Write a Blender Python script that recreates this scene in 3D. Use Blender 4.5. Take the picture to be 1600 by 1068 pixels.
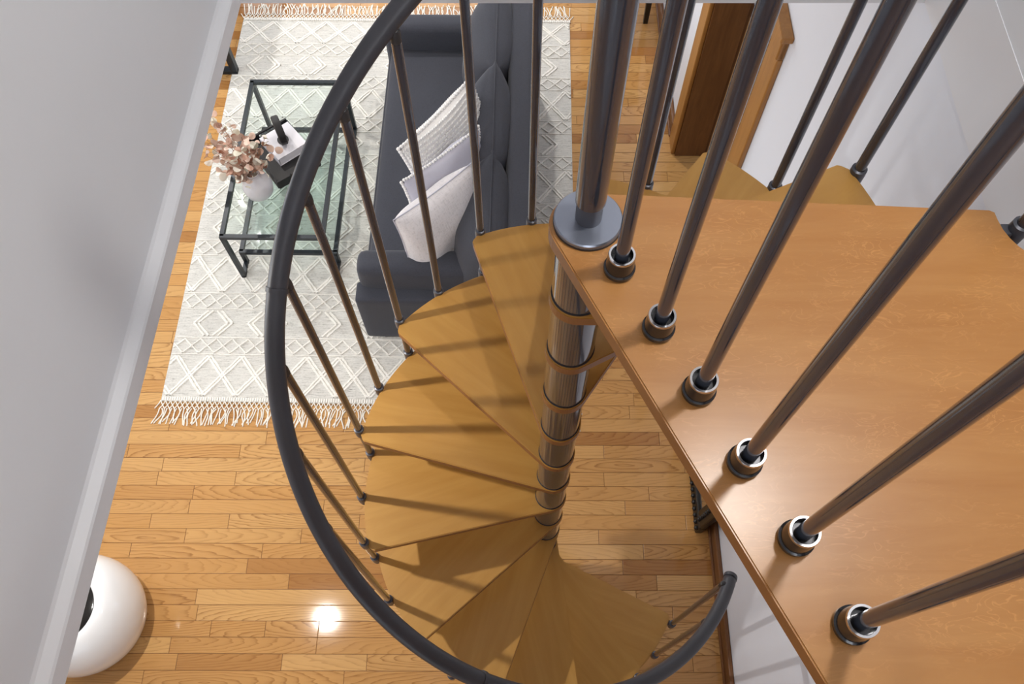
import bpy, bmesh, math, random
from mathutils import Vector, Matrix
for o in list(bpy.data.objects): bpy.data.objects.remove(o)
rnd = random.Random(7)
C = bpy.context.scene.collection
scene = bpy.context.scene
PI = math.pi
def lin(r, g, b):
    f = lambda c: (c/255/12.92) if c/255 <= .04045 else ((c/255+.055)/1.055)**2.4
    return (f(r), f(g), f(b), 1)

# ---------------------------------------------------------------- camera
CAM_Z = 3.9625
pitch, roll = 1.11781, -0.0092926
fw = Vector((0, math.cos(pitch), -math.sin(pitch)))
rt0 = Vector((1, 0, 0)); up0 = Vector((0, math.sin(pitch), math.cos(pitch)))
rt = rt0*math.cos(roll)+up0*math.sin(roll); up = -rt0*math.sin(roll)+up0*math.cos(roll)
cam = bpy.data.cameras.new('camera'); cam.sensor_fit = 'HORIZONTAL'; cam.sensor_width = 36
cam.lens = 1296.0/1600*36; cam.clip_start = .02; cam.clip_end = 60
co = bpy.data.objects.new('camera', cam); C.objects.link(co)
M = Matrix(((rt.x, up.x, -fw.x, 0), (rt.y, up.y, -fw.y, 0), (rt.z, up.z, -fw.z, CAM_Z), (0, 0, 0, 1)))
co.matrix_world = M
scene.camera = co

# ---------------------------------------------------------------- world, lights, exposure
w = bpy.data.worlds.new('world'); scene.world = w; w.use_nodes = True
bg = w.node_tree.nodes['Background']; bg.inputs[0].default_value = (.75, .86, 1, 1); bg.inputs[1].default_value = 1.0
scene.view_settings.view_transform = 'Standard'; scene.view_settings.look = 'None'
scene.view_settings.gamma = 1; scene.view_settings.use_curve_mapping = False
scene.view_settings.exposure = 0.0
def area(name, loc, target, sx, sy, energy, col=(1, 1, 1), shape='RECTANGLE', spread=PI):
    l = bpy.data.lights.new(name, 'AREA'); l.shape = shape; l.size = sx; l.size_y = sy
    l.energy = energy; l.color = col; l.spread = spread
    o = bpy.data.objects.new(name, l); C.objects.link(o); o.location = loc
    o.rotation_euler = (Vector(target)-Vector(loc)).to_track_quat('-Z', 'Y').to_euler()
    return o
FILL_COL = (.965, .985, 1.0); WARM = (1, .965, .92)
# unseen fill lights, added behind made-up windows to brighten both floors
area('fill_left', (-3.56, 2.3, 1.45), (0, 2.3, 1.2), 2.5, 1.6, 42, FILL_COL)
area('fill_far', (-1.2, 6.26, 1.45), (-1.2, 0, 1.2), 2.6, 1.6, 40, FILL_COL)
area('fill_near', (-1.5, -2.16, 1.45), (-1.5, 3, 1.2), 2.2, 1.6, 5, FILL_COL)
area('fill_upper', (.15, -2.66, 4.0), (.15, 2, 3.6), 1.3, 1.1, 25, FILL_COL)
POT_E, UP_E = 33, 16

# ---------------------------------------------------------------- materials
def mat(name):
    m = bpy.data.materials.new(name); m.use_nodes = True
    nt = m.node_tree; b = nt.nodes['Principled BSDF']
    return m, nt, b
def N(nt, t, **k):
    n = nt.nodes.new(t)
    for a, v in k.items(): setattr(n, a, v)
    return n
def ramp(nt, fac, stops):
    r = N(nt, 'ShaderNodeValToRGB')
    e = r.color_ramp.elements
    while len(e) > 1: e.remove(e[0])
    e[0].position = stops[0][0]; e[0].color = stops[0][1]
    for p, c in stops[1:]:
        x = e.new(p); x.color = c
    nt.links.new(fac, r.inputs[0]); return r.outputs[0]
def coords(nt, scale=(1, 1, 1), src='Object'):
    tc = N(nt, 'ShaderNodeTexCoord'); mp = N(nt, 'ShaderNodeMapping')
    mp.inputs['Scale'].default_value = scale
    nt.links.new(tc.outputs[src], mp.inputs[0]); return mp.outputs[0]
def noise(nt, vec, scale, detail=4, rough=.55, dist=0):
    n = N(nt, 'ShaderNodeTexNoise'); n.inputs['Scale'].default_value = scale
    n.inputs['Detail'].default_value = detail; n.inputs['Roughness'].default_value = rough; n.inputs['Distortion'].default_value = dist
    nt.links.new(vec, n.inputs['Vector']); return n.outputs[0]
def bump(nt, b, h, strength=.2, dist=.002):
    n = N(nt, 'ShaderNodeBump'); n.inputs['Strength'].default_value = strength; n.inputs['Distance'].default_value = dist
    nt.links.new(h, n.inputs['Height']); nt.links.new(n.outputs[0], b.inputs['Normal'])
def mth(nt, op, a, b=None, c=None):
    n = N(nt, 'ShaderNodeMath', operation=op)
    for i, v in enumerate((a, b, c)):
        if v is None: continue
        if isinstance(v, (int, float)): n.inputs[i].default_value = v
        else: nt.links.new(v, n.inputs[i])
    return n.outputs[0]
def mixc(nt, fac, a, b, mode='MIX'):
    n = N(nt, 'ShaderNodeMix', data_type='RGBA', blend_type=mode)
    for s, v in ((n.inputs[0], fac), (n.inputs[6], a), (n.inputs[7], b)):
        if isinstance(v, (int, float, tuple)): s.default_value = v
        else: nt.links.new(v, s)
    return n.outputs[2]
def plain(name, col, rough=.5, metal=0, nscale=0, namt=.06, bscale=0, bstr=.1, bdist=.001, coat=0):
    m, nt, b = mat(name)
    b.inputs['Roughness'].default_value = rough; b.inputs['Metallic'].default_value = metal
    if coat: b.inputs['Coat Weight'].default_value = coat; b.inputs['Coat Roughness'].default_value = .08
    v = coords(nt)
    n = noise(nt, v, nscale or 6)
    lo = tuple(c*(1-namt) for c in col[:3])+(1,); hi = tuple(min(1, c*(1+namt)) for c in col[:3])+(1,)
    nt.links.new(ramp(nt, n, [(.3, lo), (.7, hi)]), b.inputs['Base Color'])
    if bscale: bump(nt, b, noise(nt, v, bscale, 3), bstr, bdist)
    return m
MT = {}
MT['wall'] = plain('painted_wall', lin(224, 227, 235), .62, nscale=2, namt=.015, bscale=160, bstr=.05)
MT['wall_grey'] = plain('painted_wall_upper', lin(224, 226, 230), .6, nscale=2, namt=.015, bscale=160, bstr=.05)
MT['trim_white'] = plain('painted_trim', lin(226, 227, 231), .42, nscale=3, namt=.015)
MT['ceiling'] = plain('ceiling_paint', lin(235, 235, 233), .8, nscale=2, namt=.01)
def ash_boards(name, base, line, dark, light):
    # rnd is a per-board random number stored on the mesh faces
    m, nt, b = mat(name)
    at = N(nt, 'ShaderNodeAttribute', attribute_name='rnd'); r = at.outputs['Fac']
    ac = N(nt, 'ShaderNodeAttribute', attribute_name='loc'); sep = N(nt, 'ShaderNodeSeparateXYZ')
    nt.links.new(ac.outputs['Vector'], sep.inputs[0])
    r2 = mth(nt, 'FRACT', mth(nt, 'MULTIPLY', r, 17.31)); r3 = mth(nt, 'FRACT', mth(nt, 'MULTIPLY', r, 57.73)); r4 = mth(nt, 'FRACT', mth(nt, 'MULTIPLY', r, 131.7))
    x = sep.outputs[0]; y = sep.outputs[1]
    cmb = N(nt, 'ShaderNodeCombineXYZ')
    nt.links.new(mth(nt, 'MULTIPLY', x, 3.2), cmb.inputs[0]); nt.links.new(mth(nt, 'MULTIPLY', y, 22), cmb.inputs[1]); nt.links.new(mth(nt, 'MULTIPLY', r, 90), cmb.inputs[2])
    wob = noise(nt, cmb.outputs[0], 1.0, 3, .5)
    # nested arches: distance from a point on (or far off) the board, stretched along it
    dx = mth(nt, 'MULTIPLY', mth(nt, 'SUBTRACT', x, mth(nt, 'MULTIPLY', mth(nt, 'SUBTRACT', r2, .5), .9)), .14)
    dy = mth(nt, 'SUBTRACT', y, mth(nt, 'MULTIPLY', mth(nt, 'SUBTRACT', r3, .5), .13))
    d = mth(nt, 'SQRT', mth(nt, 'ADD', mth(nt, 'MULTIPLY', dx, dx), mth(nt, 'MULTIPLY', dy, dy)))
    ph = mth(nt, 'ADD', mth(nt, 'MULTIPLY', d, mth(nt, 'ADD', mth(nt, 'MULTIPLY', r4, 50), 62)), mth(nt, 'MULTIPLY', wob, 3.0))
    fr = mth(nt, 'FRACT', ph)
    cmb2 = N(nt, 'ShaderNodeCombineXYZ')
    nt.links.new(mth(nt, 'MULTIPLY', x, 14), cmb2.inputs[0]); nt.links.new(mth(nt, 'MULTIPLY', y, 420), cmb2.inputs[1]); nt.links.new(mth(nt, 'MULTIPLY', r, 90), cmb2.inputs[2])
    fine = noise(nt, cmb2.outputs[0], 1.0, 3, .6)
    ring = ramp(nt, fr, [(0, (0, 0, 0, 1)), (.45, (.06, .06, .06, 1)), (.74, (.35, .35, .35, 1)), (.89, (1, 1, 1, 1)), (.95, (.8, .8, .8, 1)), (1, (0, 0, 0, 1))])
    amp = mth(nt, 'ADD', mth(nt, 'MULTIPLY', mth(nt, 'FRACT', mth(nt, 'MULTIPLY', r, 311.9)), .8), .25)
    ring = mth(nt, 'MULTIPLY', ring, amp)
    lf = mth(nt, 'MULTIPLY', ring, mth(nt, 'ADD', mth(nt, 'MULTIPLY', fine, 1.0), .08))
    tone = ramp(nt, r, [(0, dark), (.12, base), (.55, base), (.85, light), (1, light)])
    patch = mixc(nt, mth(nt, 'MULTIPLY', noise(nt, cmb.outputs[0], .35, 2), .30), tone, line)
    col = mixc(nt, mth(nt, 'MINIMUM', lf, 1.0), patch, line)
    col = mixc(nt, mth(nt, 'MULTIPLY', fine, .22), col, line)
    nt.links.new(col, b.inputs['Base Color'])
    b.inputs['Roughness'].default_value = .075; b.inputs['Specular IOR Level'].default_value = .4
    bump(nt, b, wob, .06, .002)
    return m
MT['boards'] = ash_boards('ash_floorboard', lin(210, 160, 98), lin(124, 74, 32), lin(168, 116, 64), lin(222, 176, 114))
MT['boards_gap'] = plain('floor_gap', lin(96, 60, 28), .6)
def maple(name, c1, c2, rough, curl, gs=1.0, axis=0, grain=.22):
    m, nt, b = mat(name)
    ax = lambda lo, hi: tuple(lo if i == axis else hi for i in range(3))
    v = coords(nt, ax(1.2*gs, 9*gs)); n1 = noise(nt, v, 2.2, 5, .6, .6)
    n2 = noise(nt, coords(nt, ax(5, 70 if axis == 0 else 130)), 1.0, 4, .6, .5)
    n3 = noise(nt, coords(nt, (1, 1, 1)), 3.0, 3, .5)
    base = ramp(nt, n1, [(.28, c1), (.72, c2)])
    dk = tuple(c*.72 for c in c1[:3])+(1,)
    col = mixc(nt, mth(nt, 'MULTIPLY', n2, grain), base, dk)
    if curl:
        vz = N(nt, 'ShaderNodeTexNoise'); vz.inputs['Scale'].default_value = 1.0; vz.inputs['Detail'].default_value = 2; vz.inputs['Distortion'].default_value = 2.2
        nt.links.new(coords(nt, (16, 42, 16)), vz.inputs['Vector'])
        sq = mth(nt, 'ABSOLUTE', mth(nt, 'SUBTRACT', vz.outputs[0], .5))
        thin = ramp(nt, sq, [(0, (1, 1, 1, 1)), (.012, (.4, .4, .4, 1)), (.03, (0, 0, 0, 1))])
        msk = ramp(nt, noise(nt, coords(nt, (3, 5, 3)), 2.2, 2), [(.42, (0, 0, 0, 1)), (.62, (1, 1, 1, 1))])
        lt = tuple(min(1, c*1.45+.02) for c in c2[:3])+(1,)
        col = mixc(nt, mth(nt, 'MULTIPLY', mth(nt, 'MULTIPLY', thin, msk), .38), col, lt)
    col = mixc(nt, mth(nt, 'MULTIPLY', n3, .16), col, dk)
    nt.links.new(col, b.inputs['Base Color'])
    b.inputs['Roughness'].default_value = rough
    bump(nt, b, n2, .05, .001)
    return m
MT['tread'] = maple('maple_tread', lin(176, 128, 60), lin(194, 148, 77), .36, False)
MT['tread_edge'] = maple('maple_edge', lin(132, 84, 44), lin(148, 96, 52), .4, False)
MT['platform'] = maple('figured_maple', lin(176, 119, 62), lin(194, 140, 81), .29, True)
MT['oak'] = maple('oak_trim', lin(160, 108, 50), lin(190, 136, 70), .38, False, 1.5, 2, .7)
MT['oak_shaded'] = maple('oak_shaded_trim', lin(106, 66, 34), lin(140, 94, 52), .38, False, 1.5, 2, .8)  # darker copy of the casing oak: shade of the unlit jamb as colour
MT['oak_base'] = maple('oak_baseboard', lin(106, 66, 34), lin(134, 88, 48), .38, False, 1.5, 1, .6)
MT['gunmetal'] = plain('gunmetal_rod', lin(58, 63, 75), .18, .2, nscale=9, namt=.05, coat=.7)
MT['collar'] = plain('dark_collar', lin(52, 52, 55), .22, .6, nscale=9, coat=.3)
MT['sleeve'] = plain('gunmetal_sleeve', lin(104, 108, 120), .08, .75, nscale=9, namt=.05, coat=.5)
MT['flange'] = plain('satin_flange', lin(142, 148, 162), .3, .75, nscale=9, namt=.03)
MT['chrome'] = plain('chrome_ring', lin(200, 200, 204), .12, 1)
MT['gasket'] = plain('black_gasket', lin(44, 42, 44), .45)
MT['rail'] = plain('charcoal_vinyl', lin(58, 58, 64), .42, nscale=12, namt=.06)
MT['clamp'] = plain('grey_clamp', lin(84, 86, 94), .35, .4)
MT['blackmetal'] = plain('black_metal', lin(38, 44, 50), .38, .3, nscale=20)
MT['black'] = plain('black_satin', lin(24, 23, 25), .55, nscale=14, namt=.1)
MT['blackwood'] = plain('black_carved', lin(20, 18, 17), .38, nscale=30, namt=.2)
MT['paper'] = plain('white_paper', lin(232, 230, 236), .5, nscale=4, namt=.02)
MT['gloss_white'] = plain('gloss_white', lin(238, 239, 240), .18, nscale=2, namt=.01, coat=.4)
MT['gloss_black'] = plain('gloss_black', lin(18, 18, 19), .12, nscale=6, namt=.2)
MT['brass'] = plain('aged_metal', lin(120, 112, 104), .3, 1)
def fabric(name, col, sc, strength=.35, namt=.1, sheen=.2):
    m, nt, b = mat(name); v = coords(nt)
    a = noise(nt, coords(nt, (sc, sc*.25, sc*.25)), 1, 2); c = noise(nt, coords(nt, (sc*.25, sc, sc)), 1, 2)
    wv = mth(nt, 'ADD', a, c); n = noise(nt, v, 7, 4)
    lo = tuple(x*(1-namt*2.2) for x in col[:3])+(1,); hi = tuple(min(1, x*(1+namt*2.2)) for x in col[:3])+(1,)
    nt.links.new(mixc(nt, .75, ramp(nt, n, [(.3, lo), (.7, hi)]), ramp(nt, wv, [(.75, lo), (1.25, hi)])), b.inputs['Base Color'])
    b.inputs['Roughness'].default_value = .92; b.inputs['Sheen Weight'].default_value = sheen
    bump(nt, b, wv, strength, .0015)
    return m
MT['sofa'] = fabric('slate_upholstery', lin(53, 55, 64), 420, .35, .08, .1)
MT['lilac'] = fabric('lilac_grey_cotton', lin(188, 188, 202), 500, .15, .02)
MT['fuzzy'] = fabric('fleecy_grey_white', lin(206, 203, 206), 160, .9, .05, .6)
MT['knit'] = fabric('white_knit', lin(232, 231, 230), 200, .4, .03, .4)
MT['cord'] = fabric('cream_cord', lin(236, 231, 220), 260, .3, .03, .3)
MT['ridge'] = fabric('ivory_wool', lin(232, 229, 222), 220, .6, .04, .3)
def rugmat():
    m, nt, b = mat('heathered_rug')
    a = noise(nt, coords(nt, (14, 230, 1)), 1, 3, .7); c = noise(nt, coords(nt, (90, 160, 1)), 1, 3)
    g = mth(nt, 'ADD', mth(nt, 'MULTIPLY', a, .7), mth(nt, 'MULTIPLY', c, .3))
    nt.links.new(ramp(nt, g, [(.33, lin(138, 136, 131)), (.45, lin(200, 198, 192)), (.6, lin(220, 218, 212))]), b.inputs['Base Color'])
    b.inputs['Roughness'].default_value = .95; bump(nt, b, g, .6, .002)
    return m
MT['rug'] = rugmat()
def leafmat(i, col):
    m, nt, b = mat('dried_leaf_%d' % i)
    oi = N(nt, 'ShaderNodeObjectInfo')
    lo = tuple(x*.85 for x in col[:3])+(1,); hi = tuple(min(1, x*1.2) for x in col[:3])+(1,)
    nt.links.new(ramp(nt, oi.outputs['Random'], [(0, lo), (1, hi)]), b.inputs['Base Color'])
    b.inputs['Roughness'].default_value = .6; b.inputs['Subsurface Weight'].default_value = 0
    return m
MT['leafA'] = leafmat(1, lin(234, 208, 192)); MT['leafB'] = leafmat(2, lin(244, 233, 220)); MT['leafC'] = leafmat(3, lin(202, 162, 142))
MT['stem'] = plain('dried_stem', lin(140, 104, 82), .7)
def glassmat(name, col, alpha, rough=.02):
    m, nt, b = mat(name)
    nt.nodes.remove(b)
    out = nt.nodes['Material Output']
    tr = N(nt, 'ShaderNodeBsdfTransparent'); gl = N(nt, 'ShaderNodeBsdfGlossy'); mx = N(nt, 'ShaderNodeMixShader'); fr = N(nt, 'ShaderNodeLayerWeight'); fr.inputs[0].default_value = .5
    n = noise(nt, coords(nt), 2.0)
    nt.links.new(ramp(nt, n, [(.3, col), (.7, tuple(min(1, c*1.03) for c in col[:3])+(1,))]), tr.inputs[0])
    gl.inputs['Roughness'].default_value = rough
    fac = mth(nt, 'ADD', mth(nt, 'MULTIPLY', mth(nt, 'POWER', fr.outputs['Facing'], 5.0), .9), .035)
    nt.links.new(fac, mx.inputs[0]); nt.links.new(tr.outputs[0], mx.inputs[1]); nt.links.new(gl.outputs[0], mx.inputs[2])
    nt.links.new(mx.outputs[0], out.inputs[0])
    return m
MT['glass'] = glassmat('tinted_glass', (.93, .972, .962, 1), .9, .03)
MT['pane'] = glassmat('window_glass', (.97, .98, .98, 1), .9)
def emis(name, col, s):
    m, nt, b = mat(name); b.inputs['Emission Color'].default_value = col; b.inputs['Emission Strength'].default_value = s
    nt.links.new(ramp(nt, noise(nt, coords(nt), 3), [(0, (.9, .9, .9, 1)), (1, (.95, .95, .95, 1))]), b.inputs['Base Color']); return m
MT['lamp'] = emis('lamp_diffuser', (1, .95, .88, 1), 9)
def frost():
    m, nt, b = mat('frosted_vase_glass'); b.inputs['Roughness'].default_value = .25; b.inputs['Alpha'].default_value = .5
    nt.links.new(ramp(nt, noise(nt, coords(nt), 9), [(.3, lin(226, 224, 230)), (.7, lin(240, 238, 242))]), b.inputs['Base Color']); return m
MT['frost'] = frost()

# ---------------------------------------------------------------- mesh helpers
def mesh_obj(name, bm, material, parent=None, smooth=False, loc=None, rotz=None):
    me = bpy.data.meshes.new(name)
    bmesh.ops.recalc_face_normals(bm, faces=bm.faces)
    if smooth:
        for f_ in bm.faces: f_.smooth = True
        if smooth != 'all':
            for e in bm.edges:
                if len(e.link_faces) == 2 and e.calc_face_angle(0) > .6: e.smooth = False
    bm.to_mesh(me); bm.free()
    for m in (material if isinstance(material, (list, tuple)) else [material]): me.materials.append(MT[m])
    return link(name, me, parent, loc, rotz)
def link(name, me, parent=None, loc=None, rotz=None):
    o = bpy.data.objects.new(name, me); C.objects.link(o)
    if parent: o.parent = parent
    if loc is not None: o.location = loc
    if rotz is not None: o.rotation_euler = (0, 0, rotz)
    return o
def tag(o, label=None, cat=None, group=None, kind=None):
    if label: o['label'] = label
    if cat: o['category'] = cat
    if group: o['group'] = group
    if kind: o['kind'] = kind
    return o
def empty(name, loc=(0, 0, 0), rotz=0):
    o = bpy.data.objects.new(name, None); C.objects.link(o); o.location = loc; o.rotation_euler = (0, 0, rotz); o.empty_display_size = .1
    return o
def box(bm, x0, x1, y0, y1, z0, z1, bev=0, seg=2, mi=0):
    r = bmesh.ops.create_cube(bm, size=1)
    vs = r['verts']
    for v in vs:
        v.co = Vector(((x0+x1)/2+v.co.x*(x1-x0), (y0+y1)/2+v.co.y*(y1-y0), (z0+z1)/2+v.co.z*(z1-z0)))
    fs = set(f_ for v in vs for f_ in v.link_faces)
    for f_ in fs: f_.material_index = mi
    if bev:
        es = list(set(e for v in vs for e in v.link_edges))
        bmesh.ops.bevel(bm, geom=es, offset=bev, segments=seg, affect='EDGES', profile=.5)
    return vs
def prism(bm, pts, z0, z1, bev=0, seg=2, side_mi=0):
    vs = [bm.verts.new((p[0], p[1], z0)) for p in pts]
    f_ = bm.faces.new(vs)
    r = bmesh.ops.extrude_face_region(bm, geom=[f_])
    top = [v for v in r['geom'] if isinstance(v, bmesh.types.BMVert)]
    for v in top: v.co.z = z1
    tf = [g for g in r['geom'] if isinstance(g, bmesh.types.BMFace)][0]
    for fc in bm.faces:
        if fc is not f_ and fc is not tf and all(v in top or v in vs for v in fc.verts): fc.material_index = side_mi
    if bev:
        es = [e for e in tf.edges]+[e for e in f_.edges]
        bmesh.ops.bevel(bm, geom=es, offset=bev, segments=seg, affect='EDGES')
def lathe(bm, prof, seg=32, cx=0, cy=0, cz=0, close=False, mi=0):
    rings = []
    for r_, z in prof:
        if r_ < 1e-6: rings.append([bm.verts.new((cx, cy, cz+z))])
        else: rings.append([bm.verts.new((cx+r_*math.cos(2*PI*i/seg), cy+r_*math.sin(2*PI*i/seg), cz+z)) for i in range(seg)])
    n = len(rings)
    for k in range(n if close else n-1):
        a, b = rings[k], rings[(k+1) % n]
        for i in range(seg):
            j = (i+1) % seg
            if len(a) == 1 and len(b) == 1: continue
            if len(a) == 1: f_ = bm.faces.new((a[0], b[i], b[j]))
            elif len(b) == 1: f_ = bm.faces.new((a[i], a[j], b[0]))
            else: f_ = bm.faces.new((a[i], a[j], b[j], b[i]))
            f_.material_index = mi
def tube(bm, pts, r_, seg=10, caps=True, r_end=None, mi=0):
    pts = [Vector(p) for p in pts]; n = len(pts)
    t0 = (pts[1]-pts[0]).normalized()
    ref = Vector((0, 0, 1)) if abs(t0.z) < .9 else Vector((1, 0, 0))
    u = t0.cross(ref).normalized(); rings = []
    for i, p in enumerate(pts):
        t = (pts[min(i+1, n-1)]-pts[max(i-1, 0)]).normalized()
        u = (u-t*u.dot(t)).normalized(); v = t.cross(u)
        rr = r_ if r_end is None else r_+(r_end-r_)*i/(n-1)
        rings.append([bm.verts.new(p+u*rr*math.cos(2*PI*k/seg)+v*rr*math.sin(2*PI*k/seg)) for k in range(seg)])
    for a, b in zip(rings, rings[1:]):
        for k in range(seg):
            f_ = bm.faces.new((a[k], a[(k+1) % seg], b[(k+1) % seg], b[k])); f_.material_index = mi
    if caps:
        bm.faces.new(rings[0]); bm.faces.new(rings[-1])
def beam(bm, p, q, wx, wz=None):
    # square bar from p to q (axis aligned runs or slanted), section wx by wz
    wz = wz or wx
    p, q = Vector(p), Vector(q); t = (q-p).normalized()
    ref = Vector((0, 0, 1)) if abs(t.z) < .9 else Vector((0, 1, 0))
    u = t.cross(ref).normalized(); v = t.cross(u)
    a = [bm.verts.new(p+u*wx/2*i+v*wz/2*j) for i, j in ((-1, -1), (1, -1), (1, 1), (-1, 1))]
    b = [bm.verts.new(q+u*wx/2*i+v*wz/2*j) for i, j in ((-1, -1), (1, -1), (1, 1), (-1, 1))]
    bm.faces.new(a); bm.faces.new(b)
    for k in range(4): bm.faces.new((a[k], a[(k+1) % 4], b[(k+1) % 4], b[k]))
def BM(): return bmesh.new()
def rsign(): return rnd.uniform(-1, 1)

# ---------------------------------------------------------------- room shell
A = -0.0125                       # the house is turned a touch against the view
CEIL, UPF = 2.583, 2.886
WX = .94                          # right wall: x = WX at y = 0
def house(x, y):                  # house axes -> world
    return (x*math.cos(A)-y*math.sin(A), x*math.sin(A)+y*math.cos(A))
def structure(name, bm, m, rot=A, loc=(0, 0, 0), smooth=False):
    return tag(mesh_obj(name, bm, m, None, smooth, loc, rot), kind='structure')
# floor: base slab with each floorboard a part
X0, X1, Y0, Y1 = -3.5, .93, -2.1, 6.2
bm = BM(); box(bm, X0-.1, 3.2, Y0-.1, Y1+.1, -.12, -.0015)
floor = structure('floor', bm, 'boards_gap')
BW = .0705
def board_mesh(x0, x1, y0, y1, z=.0):
    g = .0008; b = .0015
    x0 += g; x1 -= g; y0 += g; y1 -= g
    v = [(x0, y0, -.0014), (x1, y0, -.0014), (x1, y1, -.0014), (x0, y1, -.0014),
         (x0+b, y0+b, z), (x1-b, y0+b, z), (x1-b, y1-b, z), (x0+b, y1-b, z)]
    f_ = [(4, 5, 6, 7), (0, 1, 5, 4), (1, 2, 6, 5), (2, 3, 7, 6), (3, 0, 4, 7)]
    return v, f_
def fill_attr(me, rows):
    a = me.attributes.new('rnd', 'FLOAT', 'FACE'); l = me.attributes.new('loc', 'FLOAT_VECTOR', 'POINT')
    fi = vi = 0
    for (nv, nf, r_, cx_, cy_) in rows:
        for k in range(nf): a.data[fi+k].value = r_
        for k in range(nv):
            p = me.vertices[vi+k].co; l.data[vi+k].vector = (p.x-cx_, p.y-cy_, 0)
        fi += nf; vi += nv
def to_image(P):
    d = Vector(P)-Vector((0, 0, CAM_Z)); k = d.dot(fw)
    return (800+1296*d.dot(rt)/k, 534-1296*d.dot(up)/k)
far_v, far_f, far_rows = [], [], []
nb = 0
row = 0
y = Y0
while y < Y1:
    x = X0-rnd.uniform(0, .7)
    xe = X1 if not (2.29 < y < 3.2) else 1.09
    while x < xe:
        L = rnd.choice((.28, .42, .55, .62, .75, .85, .95, 1.1))*rnd.uniform(.85, 1.15)
        a, b = max(x, X0), min(x+L, xe)
        x += L
        if b-a < .03: continue
        r_ = rnd.random(); v, f_ = board_mesh(a, b, y, min(y+BW, Y1), rnd.uniform(-.0002, .0002))
        # seen in the photograph and not under the rug or sofa?
        seen = False
        for k in range(9):
            q = a+(b-a)*k/8; W_ = house(q, y+BW/2); u_, v_ = to_image((W_[0], W_[1], 0))
            if -10 < u_ < 1200 and 0 < v_ < 1080 and u_ > 385-.262*v_ and not (W_[1] > 1.50 and -1.70 < W_[0] < .30):
                seen = True
        if seen and nb < 298:
            me = bpy.data.meshes.new('floorboard'); me.from_pydata(v, [], f_); me.materials.append(MT['boards'])
            fill_attr(me, [(8, 5, r_, (a+b)/2, y+BW/2)])
            link('floorboard', me, floor); nb += 1
        else:
            o_ = len(far_v); far_v += v; far_f += [tuple(i+o_ for i in q) for q in f_]
            far_rows.append((8, 5, r_, (a+b)/2, y+BW/2))
    y += BW
me = bpy.data.meshes.new('further_floorboards'); me.from_pydata(far_v, [], far_f); me.materials.append(MT['boards']); fill_attr(me, far_rows)
tag(link('further_floorboards', me, floor), kind='stuff')
# hall floor beyond the doorway: boards with the dimmer light put into their darker tone, running the other way
far_v, far_f, far_rows = [], [], []
for k in range(28):
    v, f_ = board_mesh(1.10, 3.0, 1.5+k*.1, 1.5+k*.1+.1, 0)
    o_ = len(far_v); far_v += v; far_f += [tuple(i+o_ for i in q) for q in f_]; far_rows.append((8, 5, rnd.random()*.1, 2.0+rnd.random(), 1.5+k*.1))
me = bpy.data.meshes.new('hall_floorboards'); me.from_pydata(far_v, [], far_f); me.materials.append(MT['boards']); fill_attr(me, far_rows)
tag(link('hall_floorboards', me, floor), kind='stuff')

# right wall, in house axes turned about (WX, 0); door opening between DY0 and DY1
DY0, DY1, DH = 2.29, 3.17, 1.76
TH = .17
def hw(name, bm, m, parent=None, smooth=False):
    o = mesh_obj(name, bm, m, parent, smooth)
    if parent is None: o.location = (WX, 0, 0); o.rotation_euler = (0, 0, A); tag(o, kind='structure')
    return o
bm = BM()
box(bm, 0, TH, -2.2, DY0, 0, CEIL); box(bm, 0, TH, DY1, 6.3, 0, CEIL); box(bm, 0, TH, DY0, DY1, DH, CEIL)
wall_right = hw('wall_right', bm, 'wall')
bm = BM(); box(bm, 0, TH, -2.7, 1.75, CEIL, 4.72)
hw('wall_upper_right', bm, 'wall_grey')
bm = BM(); box(bm, -.0015, .002, -.5, 1.6, CEIL+.0, CEIL+.205)
hw('trim_right', bm, 'trim_white')
def baseboard(name, y0, y1):
    bm = BM(); box(bm, -.016, 0, y0, y1, .018, .105, .004); b_ = hw(name, bm, 'oak_base')
    bm = BM(); box(bm, -.026, -.0, y0, y1, 0, .02, .006); hw('shoe_moulding', bm, 'oak_base', b_)
    bm = BM(); box(bm, -.021, 0, y0, y1, .098, .118, .006); hw('cap_moulding', bm, 'oak_base', b_)
baseboard('baseboard_right', -2.1, DY0-.14)
baseboard('baseboard_far_right', DY1+.12, 6.1)
# door casing
bm = BM(); box(bm, 0, TH, DY0, DY0+.02, 0, DH, .001); box(bm, 0, TH, DY1-.02, DY1, 0, DH, .001); box(bm, 0, TH, DY0, DY1, DH-.02, DH, .001)
door = hw('door_1', bm, 'oak_shaded')
def casing(y0, y1, z0, z1, nm='casing', m='oak', t=.022):
    bm = BM(); box(bm, -t, .0, y0, y1, z0, z1, .005); return hw(nm, bm, m, door)
casing(DY0-.125, DY0+.006, 0, DH); casing(DY1-.006, DY1+.12, 0, DH)
casing(DY0-.125, DY1+.12, DH, DH+.10, 'head_casing'); casing(DY0-.15, DY1+.145, DH+.10, DH+.125, 'head_cap', 'oak', .045)
for y_ in (DY0-.06, DY1+.06):
    bm = BM(); box(bm, -.03, 0, y_-.065, y_+.065, DH-.0, DH+.10, .006); hw('corner_block', bm, 'oak', door)
bm = BM(); box(bm, TH, TH+.02, DY0-.12, DY0, 0, DH+.1); box(bm, TH, TH+.02, DY1, DY1+.12, 0, DH+.1); hw('hall_casing', bm, 'oak_shaded', door)
# hall beyond the door
bm = BM(); box(bm, 2.1, 2.2, 1.2, 4.5, 0, CEIL); box(bm, TH, 2.1, 1.2, 1.3, 0, CEIL); box(bm, TH, 2.1, 4.4, 4.5, 0, CEIL)
hw('wall_hall', bm, 'wall')
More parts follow.
